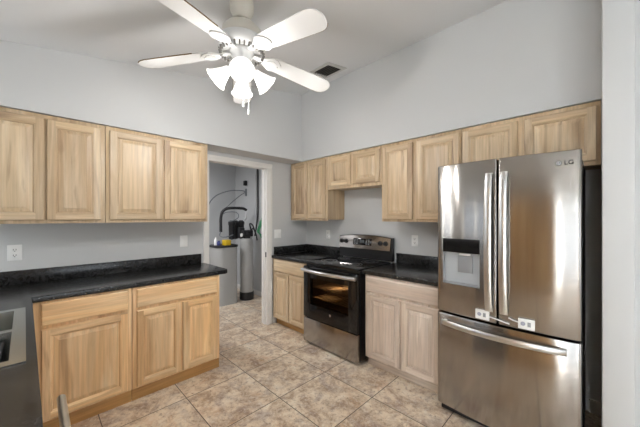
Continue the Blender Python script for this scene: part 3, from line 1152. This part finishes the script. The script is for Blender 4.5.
# ------------------------------------------------------------------ ceiling fan
FXc, FYc = 1.5504, -1.9176
t = thing('ceiling_fan', 'white five-blade ceiling fan with four lit frosted glass shades', 'ceiling fan', (FXc, FYc, cz(FYc)))
bm = NB()
lathe(bm, [(.072, 2.795), (.076, 2.77), (.074, 2.735), (.062, 2.705), (.045, 2.682), (.026, 2.676), (.026, 2.660)], (FXc, FYc, 0), 40)
obj('canopy', bm, fan_cream, t)
bm = NB()
lathe(bm, [(.03, 2.662), (.05, 2.655), (.095, 2.635), (.122, 2.605), (.129, 2.575), (.129, 2.552), (.12, 2.545)], (FXc, FYc, 0), 48)
obj('motor_housing', bm, fan_cream, t)
bm = NB()
lathe(bm, [(.12, 2.545), (.146, 2.538), (.148, 2.520), (.138, 2.500), (.115, 2.486), (.08, 2.480), (.07, 2.478)], (FXc, FYc, 0), 48)
vr = obj('vent_ring', bm, fan_white, t)
bm = NB()
for i in range(30):
    a = 2 * PI * i / 30
    M_ = Matrix.Translation((FXc, FYc, 2.505)) @ Matrix.Rotation(a, 4, 'Z')
    bx(bm, .132, .148, -.004, .004, -.006, .020, .002, M=M_ @ Matrix.Rotation(R(22), 4, 'Y'))
obj('vent_slots', bm, mat('vent_shadow_grey', srgb(120, 118, 114), .7), vr)
bm = NB()
lathe(bm, [(.07, 2.479), (.075, 2.470), (.066, 2.455), (.058, 2.42), (.058, 2.375), (.052, 2.345), (.03, 2.33), (.0, 2.326)], (FXc, FYc, 0), 40)
obj('switch_housing', bm, fan_white, t)
TH0 = R(222)
for kb in range(5):
    a = TH0 + kb * 2 * PI / 5
    Mb = Matrix.Translation((FXc, FYc, 2.482)) @ Matrix.Rotation(a, 4, 'Z') @ Matrix.Rotation(R(6.5), 4, 'Y')
    Mp = Mb @ Matrix.Rotation(R(-11), 4, 'X')
    # blade outline: narrow root, wide rounded tip
    bm = NB()
    out = []
    r0, r1 = .185, .672
    up = [(r0, .045), (r0 + .03, .058), (.30, .064), (.45, .070), (.58, .073)]
    for r_, h in up:
        out.append((r_, h))
    for i in range(11):
        q = PI / 2 - PI * i / 10
        out.append((.605 + (r1 - .605) * math.cos(q), .073 * math.sin(q)))
    for r_, h in reversed(up):
        out.append((r_, -h))
    prism(bm, out, 'z', -.003, .003)
    bm.transform(Mp)
    bl = obj('blade', bm, fan_white, t, angle=30)
    bm = NB()
    # cast bracket: arm, scrolled plate under the blade root
    prism(bm, [(.075, .016), (.13, .020), (.165, .040), (.20, .062), (.235, .050), (.262, .022), (.272, 0), (.262, -.022), (.235, -.050), (.20, -.062), (.165, -.040), (.13, -.020), (.075, -.016)], 'z', -.011, -.0035)
    for (r_, h) in ((.205, .03), (.205, -.03), (.245, 0)):
        lathe(bm, [(.007, -.015), (.007, -.010)], (r_, h, 0), 12)
    shell(bm, [(.036, -.014), (.036, -.009)], .007, 24, Matrix.Translation((.205, 0, 0)))
    bm.transform(Mp)
    obj('bracket', bm, fan_white, bl)
    bm = NB()
    pts = [Vector((x, y + (.0008 if y > 0 else -.0008), 0)) for x, y in out[2:9]]
    tube(bm, [Mp @ p for p in pts], .0032, 6)
    obj('edge_band', bm, brass_m, bl)
# light kit: four bell shades turned to and away from the camera and to both sides
VA = R(150.2)   # from the camera to the fan
for i in range(4):
    a = VA + PI + i * PI / 2
    Ms = Matrix.Translation((FXc, FYc, 2.362)) @ Matrix.Rotation(a, 4, 'Z')
    bm = NB()
    tube(bm, [Ms @ Vector(p) for p in arc([(.03, 0, 0), (.055, 0, .006), (.078, 0, -.006)], 5)], .010, 10)
    arm = obj('lamp_arm', bm, fan_white, t)
    Mh = Ms @ Matrix.Translation((.076, 0, -.004)) @ Matrix.Rotation(R(180 - 46), 4, 'Y')
    bm = NB()
    lathe(bm, [(.0, -.012), (.022, -.010), (.024, .012), (.020, .018), (0, .018)], seg=20, M=Mh)
    obj('socket', bm, fan_white, arm)
    bm = NB()
    shell(bm, [(.026, .010), (.030, .030), (.042, .060), (.052, .085), (.062, .105), (.073, .118)], .004, 32, Mh)
    sh = obj('lamp_shade', bm, shade_m, arm)
    bm = NB()
    lathe(bm, [(.0, .018), (.012, .022), (.015, .035), (.027, .062), (.028, .075), (.02, .092), (0, .1)], seg=20, M=Mh)
    obj('bulb', bm, bulb_m, arm)
    l = bpy.data.lights.new('fan_lamp', 'SPOT')
    l.spot_size = R(172)
    l.spot_blend = 0.35
    l.energy = 7.5
    l.color = (1, .98, .955)
    l.shadow_soft_size = .03
    lo = bpy.data.objects.new('fan_lamp', l)
    C.objects.link(lo)
    lo.location = Mh @ Vector((0, 0, .150))
    lo.rotation_euler = (Mh @ Matrix.Rotation(PI, 4, 'X')).to_euler()
l = bpy.data.lights.new('fan_fill_light', 'POINT')  # added fill without a bulb, below the shades, for ceiling and soffits
l.energy = 13
l.color = (1, .98, .955)
l.shadow_soft_size = .10
lo = bpy.data.objects.new('fan_fill_light', l)
C.objects.link(lo)
lo.location = (FXc, FYc, 2.13)
for (dx, dy, z0_) in ((.012, .004, 2.155), (.030, .030, 2.105)):
    bm = NB()
    x, y = FXc + dx, FYc + dy
    tube(bm, [(x, y, 2.365), (x, y, z0_)], .0014, 6)
    lathe(bm, [(.0, z0_ - .032), (.006, z0_ - .028), (.007, z0_ - .012), (.003, z0_), (0, z0_ + .002)], (x, y, 0), 12)
    obj('pull_chain', bm, fan_white, t)

# ------------------------------------------------------------------ ceiling vent
va = math.atan(.17)
vx, vy = 1.095, -0.635
Mv = Matrix.Translation((vx, vy, cz(vy))) @ Matrix.Rotation(va, 4, 'X')
t = thing('ceiling_vent', 'square grey air vent in the ceiling beside a fan blade', 'vent', (vx, vy, cz(vy)))
bm = NB()
s, q = .150, .105
for (x0, x1, y0, y1) in ((-s, s, -s, -q), (-s, s, q, s), (-s, -q, -q, q), (q, s, -q, q)):
    bx(bm, x0, x1, y0, y1, -.010, -.001, .003, M=Mv)
obj('frame', bm, mat('vent_frame_grey', srgb(200, 199, 196), .5), t)
obj('duct', bx(NB(), -q, q, -q, q, -.003, -.0012, M=Mv), mat('duct_dark', srgb(46, 44, 42), .8), t)
for i in range(6):
    y = -q + .018 + i * .035
    bm = NB()
    bx(bm, -q, q, -.014, .014, -.0008, .0008, M=Mv @ Matrix.Translation((0, y, -.0115)) @ Matrix.Rotation(R(38), 4, 'X'))
    obj('louver', bm, mat('louver_grey', srgb(120, 116, 110), .5) if i == 0 else bpy.data.materials['louver_grey'], t)


# ------------------------------------------------------------------ outlets and switches
def plate(kind, label, ax, u, z, off, w_=.072, gang=1):
    t = thing(kind, label, 'switch' if 'switch' in kind else 'outlet', PT(ax, u, off, z))
    b = NB()
    fbx(b, ax, u - w_ / 2, u + w_ / 2, off + .0005, off + .006, z - .059, z + .059, .002)
    obj('cover_plate', b, white_pl, t)
    if kind == 'outlet':
        for dz_ in (-.021, .021):
            b = NB()
            fbx(b, ax, u - .017, u + .017, off + .006, off + .0085, z + dz_ - .015, z + dz_ + .015, .001)
            so = obj('socket', b, white_pl, t)
            b = NB()
            for du in (-.007, .007):
                fbx(b, ax, u + du - .0015, u + du + .0015, off + .0085, off + .0092, z + dz_ - .003, z + dz_ + .008)
            fbx(b, ax, u - .003, u + .003, off + .0085, off + .0092, z + dz_ - .011, z + dz_ - .006)
            obj('slots', b, slot_m, so, smooth=False)
    else:
        for i in range(gang):
            uu = u + (i - (gang - 1) / 2) * .046
            b = NB()
            fbx(b, ax, uu - .016, uu + .016, off + .006, off + .0095, z - .033, z + .033, .0015)
            obj('rocker', b, white_pl, t)


plate('outlet', 'white double outlet on the left wall above the black counter', 'A', -2.957, 1.152, XW, .078)
plate('light_switch', 'white light switch on the left wall beside the doorway casing', 'A', -1.752, 1.165, XW, .076)
plate('light_switch', 'white double light switch between the doorway and the corner', 'A', -.535, 1.19, XW, .112, 2)
plate('outlet', 'white outlet in the corner, left of the range', 'B', .512, 1.178, 0.0, .072)
plate('outlet', 'white outlet above the counter, right of the range', 'B', 1.778, 1.165, 0.0, .072)

# ------------------------------------------------------------------ utility room contents
t = thing('brine_tank', 'grey rounded brine tank with black lid in the utility room', 'water softener tank', (-1.25, -.62, 0))
def rsq(cx_, cy_, h, r, n=5):
    o = []
    for qx, qy, a0 in ((1, 1, 0), (-1, 1, 90), (-1, -1, 180), (1, -1, 270)):
        for i in range(n + 1):
            a = R(a0 + 90 * i / n)
            o.append((cx_ + qx * (h - r) + r * math.cos(a), cy_ + qy * (h - r) + r * math.sin(a)))
    return o
bcx, bcy = -1.255, -.650
bm = NB()
prism(bm, rsq(bcx, bcy, .185, .10), 'z', .001, .925)
obj('tank', bm, tank_m, t)
bm = NB()
prism(bm, rsq(bcx, bcy, .194, .105), 'z', .926, .958)
obj('lid', bm, black_rub, t)
LZ = .9585
tag(obj('carton', bx(NB(), -1.22, -1.10, -.70, -.60, LZ, LZ + .085, .003), yellow_m), 'yellow carton lying on the black tank lid', 'box')
bm = NB()
lathe(bm, [(.0, LZ), (.024, LZ), (.026, LZ + .01), (.026, LZ + .09), (.012, LZ + .11), (.012, LZ + .13), (0, LZ + .13)], (-1.25, -.79, 0), 16)
tag(obj('bottle', bm, white_pl), 'small white bottle on the left of the tank lid', 'bottle')
bm = NB()
lathe(bm, [(.0, LZ), (.026, LZ), (.028, LZ + .01), (.028, LZ + .05), (.02, LZ + .06), (.02, LZ + .075), (0, LZ + .075)], (-1.215, -.755, 0), 16)
tag(obj('jar', bm, blue_m), 'blue jar between the white bottle and the yellow carton', 'jar')

t = thing('softener_tank', 'tall grey cylindrical softener tank with black valve head and base', 'water softener', (-1.17, -.27, 0))
scx, scy = -1.17, -.270
bm = NB()
lathe(bm, [(.0, .10), (.108, .10), (.112, .12), (.112, .99), (.105, 1.03), (.085, 1.05), (0, 1.05)], (scx, scy, 0), 32)
obj('tank', bm, tank_m, t)
bm = NB()
lathe(bm, [(.118, .001), (.120, .02), (.118, .13), (.113, .135)], (scx, scy, 0), 32)
obj('base', bm, black_rub, t)
bm = NB()
lathe(bm, [(.06, 1.045), (.062, 1.09), (.05, 1.10)], (scx, scy, 0), 20)
bx(bm, scx - .07, scx + .07, scy - .10, scy + .09, 1.08, 1.19, .015)
bx(bm, scx - .10, scx - .02, scy - .13, scy - .02, 1.06, 1.24, .02)
bx(bm, scx + .03, scx + .10, scy - .05, scy + .04, 1.10, 1.17, .01)
obj('valve_head', bm, black_rub, t)
bm = NB()
lathe(bm, [(.03, 0), (.03, .02), (.0, .02)], seg=16, M=Matrix.Translation((scx + .02, scy - .101, 1.11)) @ Matrix.Rotation(R(90), 4, 'X'))
obj('gauge', bm, white_pl, t)

bm = NB()
tube(bm, arc([(scx + .02, scy + .07, 1.19), (scx + .05, scy + .03, 1.30), (scx + .10, scy + .06, 1.27), (scx + .12, scy + .10, 1.12)], 6), .012, 8)
tube(bm, arc([(scx + .07, scy + .02, 1.16), (scx + .15, scy + .03, 1.22), (scx + .19, scy + .06, 1.14), (scx + .17, scy + .10, 1.02)], 6), .012, 8)
obj('hose', bm, black_rub, t)
t = thing('filter_assembly', 'black pipe arch with filter housings behind the grey tanks', 'water filter', (-1.45, -.3, 1.0))
bm = NB()
tube(bm, arc([(-1.42, -.62, 1.16), (-1.42, -.62, 1.40), (-1.40, -.59, 1.52), (-1.36, -.50, 1.57), (-1.30, -.28, 1.57), (-1.30, -.20, 1.54)], 8), .024, 12)
obj('pipe_arch', bm, black_rub, t)
bm = NB()
for (dx, dy) in ((-1.40, -.36), (-1.42, -.24), (-1.36, -.45)):
    lathe(bm, [(.0, 1.02), (.05, 1.04), (.055, 1.28), (.062, 1.29), (.062, 1.33), (.03, 1.36), (0, 1.36)], (dx, dy, 0), 18)
obj('housings', bm, black_rub, t)
bm = NB()
tube(bm, arc([(-1.30, -.205, 1.535), (-1.29, -.215, 1.45), (-1.30, -.215, 1.40), (-1.33, -.22, 1.365)], 6), .017, 10)
obj('white_hose', bm, white_tube, t)
bm = NB()
tube(bm, arc([(-1.40, -.60, 1.46), (-1.36, -.55, 1.50), (-1.30, -.40, 1.50), (-1.29, -.36, 1.42), (-1.31, -.44, 1.36), (-1.35, -.52, 1.34)], 6), .008, 8)
tube(bm, arc([(-1.42, -.61, 1.20), (-1.38, -.66, 1.10), (-1.30, -.60, 1.08), (-1.30, -.50, 1.10), (-1.33, -.42, 1.12)], 6), .010, 8)
obj('clear_hose', bm, tube_m, t)

bm = NB()
tube(bm, arc([(-1.95, -.62, 1.45), (-1.93, -.60, 1.66), (-1.88, -.48, 1.82), (-1.78, -.28, 1.91), (-1.66, -.10, 1.92), (-1.62, -.02, 1.90)], 8), .011, 8)
tube(bm, arc([(-1.95, -.32, 1.55), (-1.85, -.26, 1.64), (-1.74, -.12, 1.80), (-1.63, -.03, 1.89)], 6), .008, 8)
bx(bm, -1.645, -1.595, -.028, -.013, 1.82, 1.96, .003)
tag(obj('wall_tubing', bm, tube_m), 'grey looped tubing clamped to the utility room wall', 'tubing')
tag(obj('valve_box', bx(NB(), -1.655, -1.585, -.06, -.013, 2.02, 2.11, .006), black_rub), 'small black box on the utility wall above the tubing', 'box')
bm = NB()
tube(bm, arc([(-1.20, -.03, 2.40), (-1.20, -.03, 1.9), (-1.19, -.035, 1.5), (-1.21, -.05, 1.25), (-1.20, -.09, 1.08)], 6), .014, 8)
tag(obj('black_cable', bm, black_rub), 'black cable hanging down the utility wall beside the door jamb', 'cable')
bm = NB()
tube(bm, arc([(-1.27, -.03, 2.40), (-1.27, -.03, 1.8), (-1.265, -.035, 1.45), (-1.27, -.06, 1.2)], 6), .009, 8)
tag(obj('white_cable', bm, white_tube), 'white cable hanging down the utility wall left of the black cable', 'cable')
bm = NB()
for i in range(3):
    d = i * .03
    tube(bm, arc([(-1.04 - d, -.05, 1.40 - d), (-1.01 - d, -.08, 1.28), (-1.06 - d, -.09, 1.16), (-1.02, -.07, 1.05 + d)], 6), .008, 8)
tag(obj('green_wires', bm, green_m), 'bundle of green wires low beside the door jamb', 'wires')
